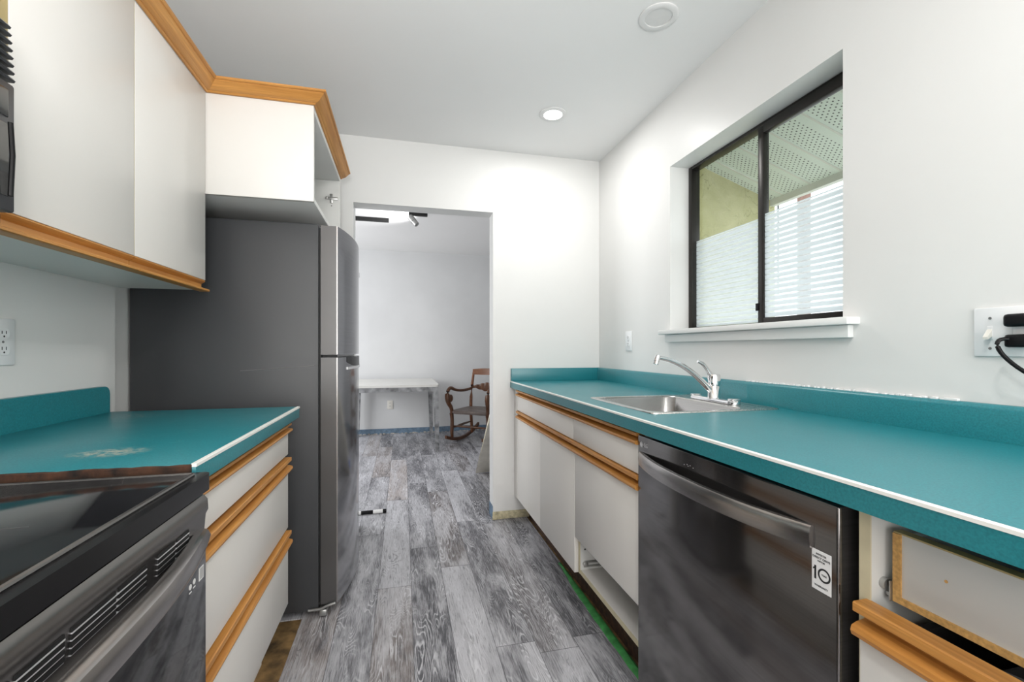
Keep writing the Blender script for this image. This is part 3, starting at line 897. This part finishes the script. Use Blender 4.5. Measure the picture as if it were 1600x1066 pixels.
# ------------------------------------------------------------------ sink + tap
SK = thing('sink', 'single-bowl stainless steel sink set into the teal worktop', 'sink', (1.0, 1.51, .885))
bm = nb()
def ring(x0, x1, y0, y1, r, z, n=6): return [(p[0], p[1], z) for p in rrect(x0, x1, y0, y1, r, n)]
B = (.790, 1.130, 1.295, 1.725)
loft(bm, [ring(.763, 1.252, 1.262, 1.757, .02, .8855), ring(.764, 1.251, 1.263, 1.756, .02, .889), ring(.770, 1.246, 1.268, 1.751, .02, .8895),
          ring(B[0] - .006, B[1] + .006, B[2] - .006, B[3] + .006, .050, .888)], caps=False)
rim = obj('rim', bm, M['ss'], SK)
bm = nb()
loft(bm, [ring(B[0] - .006, B[1] + .006, B[2] - .006, B[3] + .006, .050, .888), ring(B[0], B[1], B[2], B[3], .048, .882), ring(B[0] + .012, B[1] - .012, B[2] + .012, B[3] - .012, .05, .75),
          ring(B[0] + .03, B[1] - .03, B[2] + .03, B[3] - .03, .05, .722), ring(B[0] + .13, B[1] - .13, B[2] + .16, B[3] - .16, .02, .718)], caps=False)
f = [e for e in bm.edges if e.is_boundary and all(abs(v.co.z - .718) < 1e-5 for v in e.verts)]
bmesh.ops.contextual_create(bm, geom=f)
bl = obj('bowl', bm, M['ss_bowl'], SK, 60)
bm = nb(); lathe(bm, [(.045, .001), (.045, .003), (.03, .003), (.026, -.0), (.001, -.0)], .96, 1.51, .719, 28); obj('drain', bm, M['chrome'], bl)

TP = thing('faucet', 'chrome single-lever faucet standing on the back ledge of the sink', 'faucet', (1.17, 1.505, .8895))
tx, ty = 1.175, 1.505
bm = nb(); pts = rrect(tx - .024, tx + .024, ty - .128, ty + .128, .023, 8)
loft(bm, [[(p[0], p[1], .8897) for p in pts], [(p[0], p[1], .897) for p in pts], [(tx + (p[0] - tx) * .82, ty + (p[1] - ty) * .965, .903) for p in pts]])
obj('base_plate', bm, M['chrome'], TP)
for a_, b_, c_ in ((-.124, -.095, .910), (.095, .124, .908)):
    bm = nb(); box(bm, tx - .018, tx + .02, ty + a_, ty + b_, .901, c_, .004); obj('plate_cap', bm, M['chrome'], TP)
bm = nb(); lathe(bm, [(.026, .900), (.023, .906), (.022, .945), (.0205, .947), (.0205, .950), (.0235, .952), (.0245, .985), (.022, .993), (.001, .996)], tx, ty, 0, 28); obj('faucet_body', bm, M['chrome'], TP)
bm = nb()
sp = bez((tx - .012, ty, .930), (tx - .075, ty, .985), (tx - .13, ty, 1.045), (.928, ty, 1.060), 18)
tube(bm, sp, [.0125 - .0045 * i / 18 for i in range(19)], 14); spt = obj('spout', bm, M['chrome'], TP)
bm = nb(); tube(bm, [(.934, ty, 1.066), (.928, ty, 1.052), (.926, ty, 1.046)], [.010, .0115, .0115], 16); tube(bm, [(.926, ty, 1.0455), (.923, ty, 1.034)], .0105, 16); obj('aerator', bm, M['chrome'], spt)
bm = nb(); lv = bez((tx - .010, ty, .985), (tx - .028, ty, 1.005), (tx - .036, ty, 1.035), (tx - .072, ty, 1.043), 12)
tube(bm, lv, [.010, .0095, .009, .0085, .008, .0075, .0075, .0075, .0075, .0075, .007, .0065, .005], 12, 1.0); obj('lever', bm, M['chrome'], TP)

# ------------------------------------------------------------------ right base cabinets
FXD = .702
CC = thing('base_cabinet', 'white base cabinet with two narrow doors below the worktop by the back wall', 'cabinet', (1.0, 2.25, 0), 0, 'white base cabinets')
bm = nb(); box(bm, .722, XW - .002, 1.775, YB - .002, .150, .700); box(bm, .722, XW - .002, 1.775, YB - .002, .702, .8425)
obj('body', bm, M['cab'], CC)
bm = nb(); box(bm, FXD - .001, .721, 2.728, YB - .002, .150, .8425); obj('filler', bm, M['cab'], CC)
bm = nb(); box(bm, .798, .812, 1.235, YB - .01, -.004, .1495); tk = obj('toe_board', bm, M['toekick'], CC)
for y0, y1 in ((1.7685, 2.2525), (2.2545, 2.727)):
    bm = nb(); box(bm, FXD, .721, y0, y1, .150, .656, .0015); d = obj('door', bm, M['cab'], CC)
    obj('pull_rail', rail(.721, y0 + (.0 if y0 > 2 else .002), y1 + (.0018 if y0 < 2 else 0), .658, .046, -1, 1.55), M['oak_y'], d, 25)
bm = nb(); box(bm, FXD, .721, 1.785, 2.727, .707, .797, .0015); d = obj('drawer', bm, M['cab'], CC)
obj('pull_rail', rail(.721, 1.785, 2.727, .798, .038, -1, 1.55), M['oak_y'], d, 25)

SC = thing('base_cabinet', 'white sink cabinet with one short door, open at its foot beside the dishwasher', 'cabinet', (1.0, 1.5, 0), 0, 'white base cabinets')
bm = nb(); box(bm, .722, XW - .002, 1.750, 1.773, .152, .8425); sp_ = obj('side_panel', bm, M['cab_in'], SC)
bm = nb(); box(bm, .7195, .7218, 1.750, 1.766, .152, .8425); tag(obj('edge_band', bm, M['cream'], SC), 'cream coloured panel edge')
bm = nb(); box(bm, .722, XW - .002, 1.236, 1.252, .152, .8425); obj('side_panel', bm, M['cab_in'], SC)
bm = nb(); box(bm, .724, XW - .002, 1.253, 1.749, .152, .168); obj('bottom_panel', bm, M['cab'], SC)
bm = nb(); box(bm, .7205, .7238, 1.253, 1.749, .152, .168); tag(obj('edge_band', bm, M['cream'], SC), 'cream coloured panel edge')
bm = nb(); box(bm, XW - .012, XW - .002, 1.253, 1.749, .169, .84); obj('back_panel', bm, M['cab_in'], SC)
bm = nb(); box(bm, FXD, .719, 1.237, 1.763, .303, .656, .0015); d = obj('door', bm, M['cab'], SC)
obj('pull_rail', rail(.721, 1.237, 1.766, .658, .046, -1, 1.55), M['oak_y'], d, 25)
bm = nb(); box(bm, FXD, .719, 1.237, 1.781, .707, .797, .0015); d = obj('drawer_front', bm, M['cab'], SC)
obj('pull_rail', rail(.721, 1.237, 1.781, .798, .038, -1, 1.55), M['oak_y'], d, 25)
bm = nb()
box(bm, .735, .800, 1.7455, 1.7495, .195, .205, .001); lathe(bm, [(.011, 0), (.011, -.010), (.004, -.012)], .742, 1.7495, .193, 16, 'y'); box(bm, .735, .83, 1.742, 1.7495, .180, .186, .001)
obj('drawer_runner', bm, M['steel'], sp_)
bm = nb()
for x, z in ((.742, .252), (.762, .243)): lathe(bm, [(.004, 0), (.004, -.0006), (.0004, -.0006)], x, 1.7499, z, 12, 'y')
obj('peg_hole', bm, M['slot'], sp_)

bm = nb()
rings = []
for i in range(41):
    y = .25 + i * (2.16 - .25) / 40
    j = random.uniform(-.003, .003)
    wd = .024 if y < 1.85 else .024 - .018 * (y - 1.85) / .31
    rings.append([(.776 + j - wd, y, .0003), (.776 + j - wd + .004, y, .003), (.776 + j, y, .0045 + random.uniform(0, .003)), (.784, y, .002), (.784, y, .0003)])
loft(bm, rings)
tag(obj('masking_tape', bm, M['greentape']), 'long strip of green masking tape on the floor along the right cabinets', 'tape')

# ------------------------------------------------------------------ dishwasher
DY0, DY1 = .586, 1.231
DX = .694
DW = thing('dishwasher', 'black stainless dishwasher with a bowed bar handle under the teal worktop', 'dishwasher', (1.0, .91, 0))
bm = nb(); box(bm, .752, XW - .01, DY0 + .012, DY1 - .004, .02, .838); obj('tub', bm, M['black'], DW)
bm = nb(); box(bm, DX, .750, DY0, DY1, .075, .832, .004, 3); dd = obj('door', bm, M['ss_dw'], DW)
bm = nb(); box(bm, .790, .805, DY0 + .01, DY1 - .01, -.003, .072); obj('toe_panel', bm, M['black'], DW)
bm = nb(); rings = []; n = 28
for i in range(n + 1):
    t = i / n; y = .633 + (1.214 - .633) * t
    e = 1 - abs(2 * t - 1) ** 2.4
    xo = DX - .007 - .042 * e
    h = .0205
    zc = .763
    th = .009 + .004 * min(1, e * 3)
    rings.append([(xo + th, y, zc - h), (xo, y, zc - h + .003), (xo - .002, y, zc), (xo, y, zc + h - .004), (xo + .003, y, zc + h), (xo + th, y, zc + h)])
loft(bm, rings); obj('handle', bm, M['ss_bar'], dd)
bm = nb()
for k, y in enumerate((1.000, .988, .984, .976, .964)): box(bm, DX - .0004, DX + .001, y - .0012, y + .0012, .797 + (k % 2) * .003, .7985 + (k % 2) * .003)
obj('indicator_mark', bm, M['silverprint'], dd)
bm = nb()
lathe(bm, [(.0085, 0), (.0085, -.0006), (.0068, -.0006), (.0068, 0)], DX - .0001, 1.208, .806, 24, 'x')
lathe(bm, [(.0060, 0), (.0060, -.0005), (.0004, -.0005)], DX - .0001, 1.2095, .806, 20, 'x')
text_bm(bm, 'LG', .017, face_minus_x(DX - .0004, 1.184, .806))
obj('logo', bm, M['silverprint'], dd)
bm = nb(); box(bm, DX - .0006, DX + .001, .5985, .6350, .676, .745, .0002, 1); stk = tag(obj('sticker', bm, M['label'], dd), 'white sticker with a bold black number')
bm = nb()
yc = .6168; zc_ = .7105
text_bm(bm, 'INVERTER', .0044, face_minus_x(DX - .0009, yc, zc_ + .0275))
text_bm(bm, 'DIRECT DRIVE', .0052, face_minus_x(DX - .0009, yc, zc_ + .0215))
text_bm(bm, 'MOTOR', .0038, face_minus_x(DX - .0009, yc, zc_ + .016))
text_bm(bm, 'YEAR', .0042, face_minus_x(DX - .0009, yc - .0055, zc_ - .005))
text_bm(bm, 'WARRANTY', .0046, face_minus_x(DX - .0009, yc, zc_ - .0265))
lathe(bm, [(.0118, 0), (.0118, -.0004), (.0088, -.0004), (.0088, 0)], DX - .0006, yc - .0055, zc_ - .005, 30, 'x')
box(bm, DX - .001, DX - .0006, yc + .0095, yc + .0130, zc_ - .0165, zc_ + .0065)
prism(bm, [(yc + .0095, zc_ + .0065), (yc + .0155, zc_ + .0015), (yc + .0155, zc_ - .0015), (yc + .0130, zc_ + .0005)], 'x', DX - .001, DX - .0006)
obj('print', bm, M['ink'], stk, 0)

# ------------------------------------------------------------------ right-hand drawer cabinet
DC = thing('base_cabinet', 'drawer cabinet right of the dishwasher with its top drawer front missing', 'cabinet', (1.0, .1, 0), 0, 'white base cabinets')
bm = nb(); box(bm, .715, XW - .002, .549, .567, .10, .8425); obj('side_panel', bm, M['cab_in'], DC)
bm = nb(); box(bm, .7125, .7148, .549, .567, .10, .8425); tag(obj('edge_band', bm, M['cream'], DC), 'cream coloured panel edge')
bm = nb(); box(bm, .715, XW - .002, CY0, CY0 + .018, .10, .8425); obj('side_panel', bm, M['cab_in'], DC)
bm = nb(); box(bm, XW - .012, XW - .002, CY0 + .019, .548, .10, .84); obj('back_panel', bm, M['cab_in'], DC)
bm = nb(); box(bm, .735, XW - .013, CY0 + .019, .548, .10, .118); obj('bottom_panel', bm, M['cab_in'], DC)
bm = nb(); box(bm, .79, .805, CY0 + .019, .548, -.003, .10); obj('toe_board', bm, M['toekick'], DC)
# drawer box without its front
bm = nb(); box(bm, .741, .757, CY0 + .035, .535, .700, .806, .0005); db = obj('drawer', bm, M['cab_in'], DC)
bm = nb(); box(bm, .7385, .7412, .5235, .5352, .700, .806); box(bm, .7385, .7412, CY0 + .035, .5235, .700, .7105); tag(obj('raw_edge', bm, M['chip'], db), 'raw particle-board edging')
bm = nb(); box(bm, .7405, .7575, CY0 + .035, .5352, .8062, .8085); tag(obj('top_edge', bm, M['tan'], db), 'tan drawer top edge')
bm = nb(); lathe(bm, [(.0022, 0), (.0022, -.0006), (.0003, -.0006)], .741, .466, .764, 10, 'x'); obj('screw_hole', bm, M['chip'], db)
for y0, y1 in ((.523, .535), (CY0 + .035, CY0 + .047)):
    bm = nb(); box(bm, .758, 1.2, y0, y1, .702, .800); obj('drawer_side', bm, M['cab_in'], db)
bm = nb(); box(bm, .758, 1.2, CY0 + .048, .522, .703, .710); obj('drawer_floor', bm, M['cab_in'], db)
bm = nb(); box(bm, .742, 1.2, .5365, .5475, .703, .709); lathe(bm, [(.009, 0), (.009, .008), (.003, .009)], .738, .541, .722, 16, 'y'); box(bm, .735, .755, .536, .538, .699, .730)
obj('drawer_runner', bm, M['steel'], DC)
# second drawer with oak rail
bm = nb(); box(bm, .697, .714, CY0, .554, .30, .641, .0015); dr2 = obj('drawer', bm, M['cab'], DC)
bm = rail(.714, CY0, .555, .642, .054, -1, 1.55); obj('pull_rail', bm, M['oak_y'], dr2, 25)
for y0, y1 in ((.522, .534), (CY0 + .035, CY0 + .047)):
    bm = nb(); box(bm, .716, 1.2, y0, y1, .45, .655); obj('drawer_side', bm, M['greyplastic'], dr2)
bm = nb(); box(bm, .716, 1.2, CY0 + .048, .521, .45, .458); obj('drawer_floor', bm, M['greyplastic'], dr2)
bm = nb(); box(bm, .697, .714, CY0, .5625, .10, .285, .0015); d = obj('drawer', bm, M['cab'], DC)
obj('pull_rail', rail(.714, CY0, .5655, .255, .046, -1, 1.55), M['oak_y'], d, 25)
t = thing('storage_tray', 'dark grey plastic tray lying inside the open drawer', 'tray', (.85, .25, .46))
bm = nb(); box(bm, .74, .96, .12, .42, .459, .464); 
for a in ((.74, .745, .12, .42), (.955, .96, .12, .42), (.746, .954, .12, .125), (.746, .954, .415, .42)): box(bm, a[0], a[1], a[2], a[3], .464, .668, .002)
obj('tray_body', bm, M['greyplastic'], t)
bm = nb(); tube(bm, bez((.75, .425, .668), (.735, .38, .690), (.735, .30, .690), (.745, .22, .669), 12), .004, 8); obj('grip', bm, M['greyplastic'], t)
bm = nb(); box(bm, .742, .79, .20, .33, .6685, .6715, .001); tag(obj('card', bm, M['label']), 'pale card lying on the grey tray in the drawer', 'card')

# ------------------------------------------------------------------ marker on the floor
MK = thing('marker', 'black marker pen with a white label lying on the floor near the fridge', 'marker pen', (-.2, 3.105, 0))
a, b_ = Vector((-.285, 3.10, .0125)), Vector((-.105, 3.105, .0125))
def along(t): return tuple(a + (b_ - a) * t)
bm = nb(); tube(bm, [along(0), along(.02), along(.62), along(.64), along(.98), along(1)], [.010, .0118, .0118, .0125, .0125, .011], 18); obj('barrel', bm, M['black'], MK)
bm = nb(); tube(bm, [along(.53), along(.87)], .01285, 18); tag(obj('wrapper', bm, M['label'], MK), 'white paper label')
bm = nb(); tube(bm, [along(.03), along(.11)], .0124, 18); tag(obj('end_plug', bm, M['label'], MK), 'white end plug')

# ------------------------------------------------------------------ next room: table
TB = thing('table', 'worn white-topped table with silver legs against the far wall', 'table', (-.1, 5.3, 0))
TX0, TX1, TY0, TY1, TZ = -.56, .375, 4.80, 5.90, .716
bm = nb(); prism(bm, rrect(TX0, TX1, TY0, TY1, .03, 5), 'z', TZ - .024, TZ); obj('tabletop', bm, M['table_white'], TB)
bm = nb()
box(bm, TX0 + .05, TX1 - .04, TY0 + .012, TY0 + .030, TZ - .072, TZ - .024); box(bm, TX0 + .05, TX1 - .04, TY1 - .030, TY1 - .012, TZ - .072, TZ - .024)
box(bm, TX0 + .012, TX0 + .03, TY0 + .05, TY1 - .05, TZ - .072, TZ - .024); box(bm, TX1 - .03, TX1 - .012, TY0 + .05, TY1 - .05, TZ - .072, TZ - .024)
obj('apron', bm, M['table_silver'], TB)
for sx in (0, 1):
    for sy in (0, 1):
        x = TX1 - .033 if sx else TX0 + .033; y = TY1 - .035 if sy else TY0 + .033
        ox = .020 if sx else -.020
        bm = nb()
        loft(bm, [[(x + ox + dx * .020, y + dy * .020, 0) for dx, dy in ((-1, -1), (1, -1), (1, 1), (-1, 1))],
                  [(x + dx * .028, y + dy * .028, TZ - .025) for dx, dy in ((-1, -1), (1, -1), (1, 1), (-1, 1))]])
        obj('leg', bm, M['table_silver'], TB)
# outlet on the far wall
t = thing('wall_outlet', 'white outlet on the far wall beneath the table', 'outlet', (-.19, YF, .40), 0, 'white wall outlets')
ox, oz = -.155, .375
bm = nb(); box(bm, ox - .036, ox + .036, YF - .006, YF - .0005, oz - .057, oz + .057, .002); obj('cover_plate', bm, M['ivory'], t)
for dz in (.02, -.02):
    bm = nb(); lathe(bm, [(.016, -.006), (.016, -.0085), (.001, -.0085)], ox, YF, oz + dz, 18, 'y'); rc = obj('receptacle', bm, M['ivory'], t)
    bm = nb()
    for dx in (-.006, .006): box(bm, ox + dx - .0018, ox + dx + .0018, YF - .009, YF - .0084, oz + dz - .002, oz + dz + .008)
    obj('slot', bm, M['slot'], rc)

# ------------------------------------------------------------------ rocking chair (local coords: faces -Y)
RC = thing('rocking_chair', 'antique carved dark wooden rocking chair in the far room', 'rocking chair', (.885, 5.30, 0), R(-37))
RC['_local'] = 1
def rk(y): return y * y / 1.9
for s in (-1, 1):
    x = .235 * s
    bm = nb()
    ys = [-.36 + i * (.80 / 16) for i in range(17)]
    loft(bm, [[(x - .013, y, rk(y)), (x + .013, y, rk(y)), (x + .013, y, rk(y) + .036), (x - .013, y, rk(y) + .036)] for y in ys]); obj('rocker', bm, M['walnut'], RC)
    bm = nb(); tube(bm, bez((x, -.215, rk(.215) + .02), (x, -.25, .13), (x, -.20, .22), (x, -.235, .345), 10), [.016, .018, .019, .020, .021, .022, .022, .021, .021, .022, .024], 10); obj('front_leg', bm, M['walnut'], RC)
    bm = nb(); tube(bm, [(x * .92, .235, rk(.235) + .015), (x * .92, .215, .2), (x * .92, .20, .36), (x * .93, .215, .50), (x * .95, .245, .64), (x * .97, .30, .80)], [.017, .019, .020, .019, .018, .015], 10); obj('back_post', bm, M['walnut_lit'], RC)
    bm = nb()
    ap = bez((x * .95, .235, .60), (x * 1.08, .10, .575), (x * 1.12, -.08, .585), (x * 1.12, -.18, .632), 10) + bez((x * 1.12, -.18, .632), (x * 1.12, -.30, .665), (x * 1.12, -.31, .50), (x * 1.06, -.255, .44), 10)[1:] + bez((x * 1.06, -.255, .44), (x * 1.02, -.235, .42), (x, -.225, .38), (x, -.225, .345), 5)[1:]
    tube(bm, ap, [.017] * 9 + [.020] * 6 + [.026, .030, .030, .028, .026, .024, .024, .022, .022, .022, .022][:len(ap) - 15], 10)
    ar = obj('arm', bm, M['walnut'], RC)
    bm = nb(); lathe(bm, [(.002, -.022), (.03, -.02), (.046, -.006), (.046, .006), (.03, .02), (.002, .022)], x * 1.1, -.222, .515, 18, 'x')
    lathe(bm, [(.002, -.03), (.014, -.028), (.018, 0), (.014, .028), (.002, .03)], x * 1.1, -.222, .515, 12, 'x'); obj('arm_scroll', bm, M['walnut'], ar)
    bm = nb(); tube(bm, [(x, -.215, .17), (x, -.05, .175), (x, .03, .178), (x * .94, .21, .185)], [.009, .015, .015, .009], 8); obj('stretcher', bm, M['walnut'], RC)
bm = nb(); tube(bm, [(-.225, -.20, .19), (-.08, -.2, .19), (.08, -.2, .19), (.225, -.20, .19)], [.008, .014, .014, .008], 8); obj('stretcher', bm, M['walnut'], RC)
bm = nb()
pts = rrect(-.25, .25, -.26, .23, .08, 6)
loft(bm, [[(p[0] * .97, p[1] * .97, .340) for p in pts], [(p[0], p[1], .352) for p in pts], [(p[0], p[1], .366) for p in pts], [(p[0] * .95, p[1] * .95, .378) for p in pts], [(p[0] * .5, p[1] * .5, .372) for p in pts]])
obj('seat', bm, M['seat'], RC)
bm = nb()
rings = []
for i in range(13):
    u = -1 + i / 6; x = .232 * u
    zt = .838 + .012 * (1 - u * u); zb = .770 - .004 * (1 - u * u); y = .288 + .035 * (1 - u * u)
    rings.append([(x, y - .011, zb), (x, y + .011, zb), (x, y + .016, zt), (x, y - .006, zt)])
loft(bm, rings); obj('top_rail', bm, M['walnut_lit'], RC)
bm = nb(); rings = []
for i in range(41):
    u = -1 + i / 20; x = .222 * u; y = .243 + .03 * (1 - u * u)
    zt = .648 + .020 * math.cos(u * 3.1) + .010 * abs(math.sin(u * 11)); zb = .590 - .022 * math.cos(u * 3.1) - .010 * abs(math.sin(u * 9 + .6))
    k = .005 * math.sin(u * 23)
    rings.append([(x, y - .013 - k, (zb + zt) / 2), (x, y - .010, zb), (x, y + .010, zb), (x, y + .012, zt), (x, y - .010 + k, zt)])
loft(bm, rings); obj('carved_splat', bm, M['walnut'], RC)

# ------------------------------------------------------------------ slab leaning on the far side of the partition
LS = thing('leaning_board', 'dirty off-white board leaning behind the right side of the opening', 'board', (.9, 3.9, 0))
bm = nb()
prism(bm, [(3.905, .002), (3.855, .050), (2.946, .835), (2.985, .872)], 'x', .625, 1.22); obj('sheet', bm, M['slab'], LS)
bm = nb(); prism(bm, [(3.88, .030), (3.865, .045), (2.975, .815), (2.99, .83)], 'x', .6235, .625); obj('dirty_edge', bm, M['bareplaster'], LS)
t = thing('tape_roll', 'roll of bright blue tape behind the leaning board', 'tape roll', (.70, 3.80, 0))
bm = nb(); lathe(bm, [(.038, -.024), (.052, -.024), (.052, .024), (.038, .024), (.038, -.024)], .735, 4.02, .052, 26, 'x', open_=True); obj('roll', bm, M['bluetape'], t)

# ------------------------------------------------------------------ ceiling track lights
def track(x0, x1, y, label):
    t = thing('track_light', label, 'track light', ((x0 + x1) / 2, y, ZC), 0, 'far room ceiling track lights')
    bm = nb(); box(bm, x0, x1, y - .018, y + .018, ZC - .036, ZC - .0005, .002); obj('track_bar', bm, M['track'], t)
    return t
t1 = track(-.66, -.13, 4.52, 'black track bar on the far room ceiling at the left')
t2 = track(.055, .225, 4.24, 'short black track with a silver spotlight on the far room ceiling')
bm = nb(); tube(bm, [(.085, 4.24, ZC - .037), (.085, 4.24, ZC - .07)], .008, 10); obj('stem', bm, M['steel'], t2)
bm = nb(); tube(bm, [(.066, 4.23, ZC - .050), (.068, 4.229, ZC - .052), (.100, 4.21, ZC - .095), (.102, 4.209, ZC - .097), (.128, 4.195, ZC - .130), (.130, 4.194, ZC - .132)], [.024, .028, .028, .024, .024, .016], 18); obj('lamp_head', bm, M['steel'], t2)
del RC['_local']
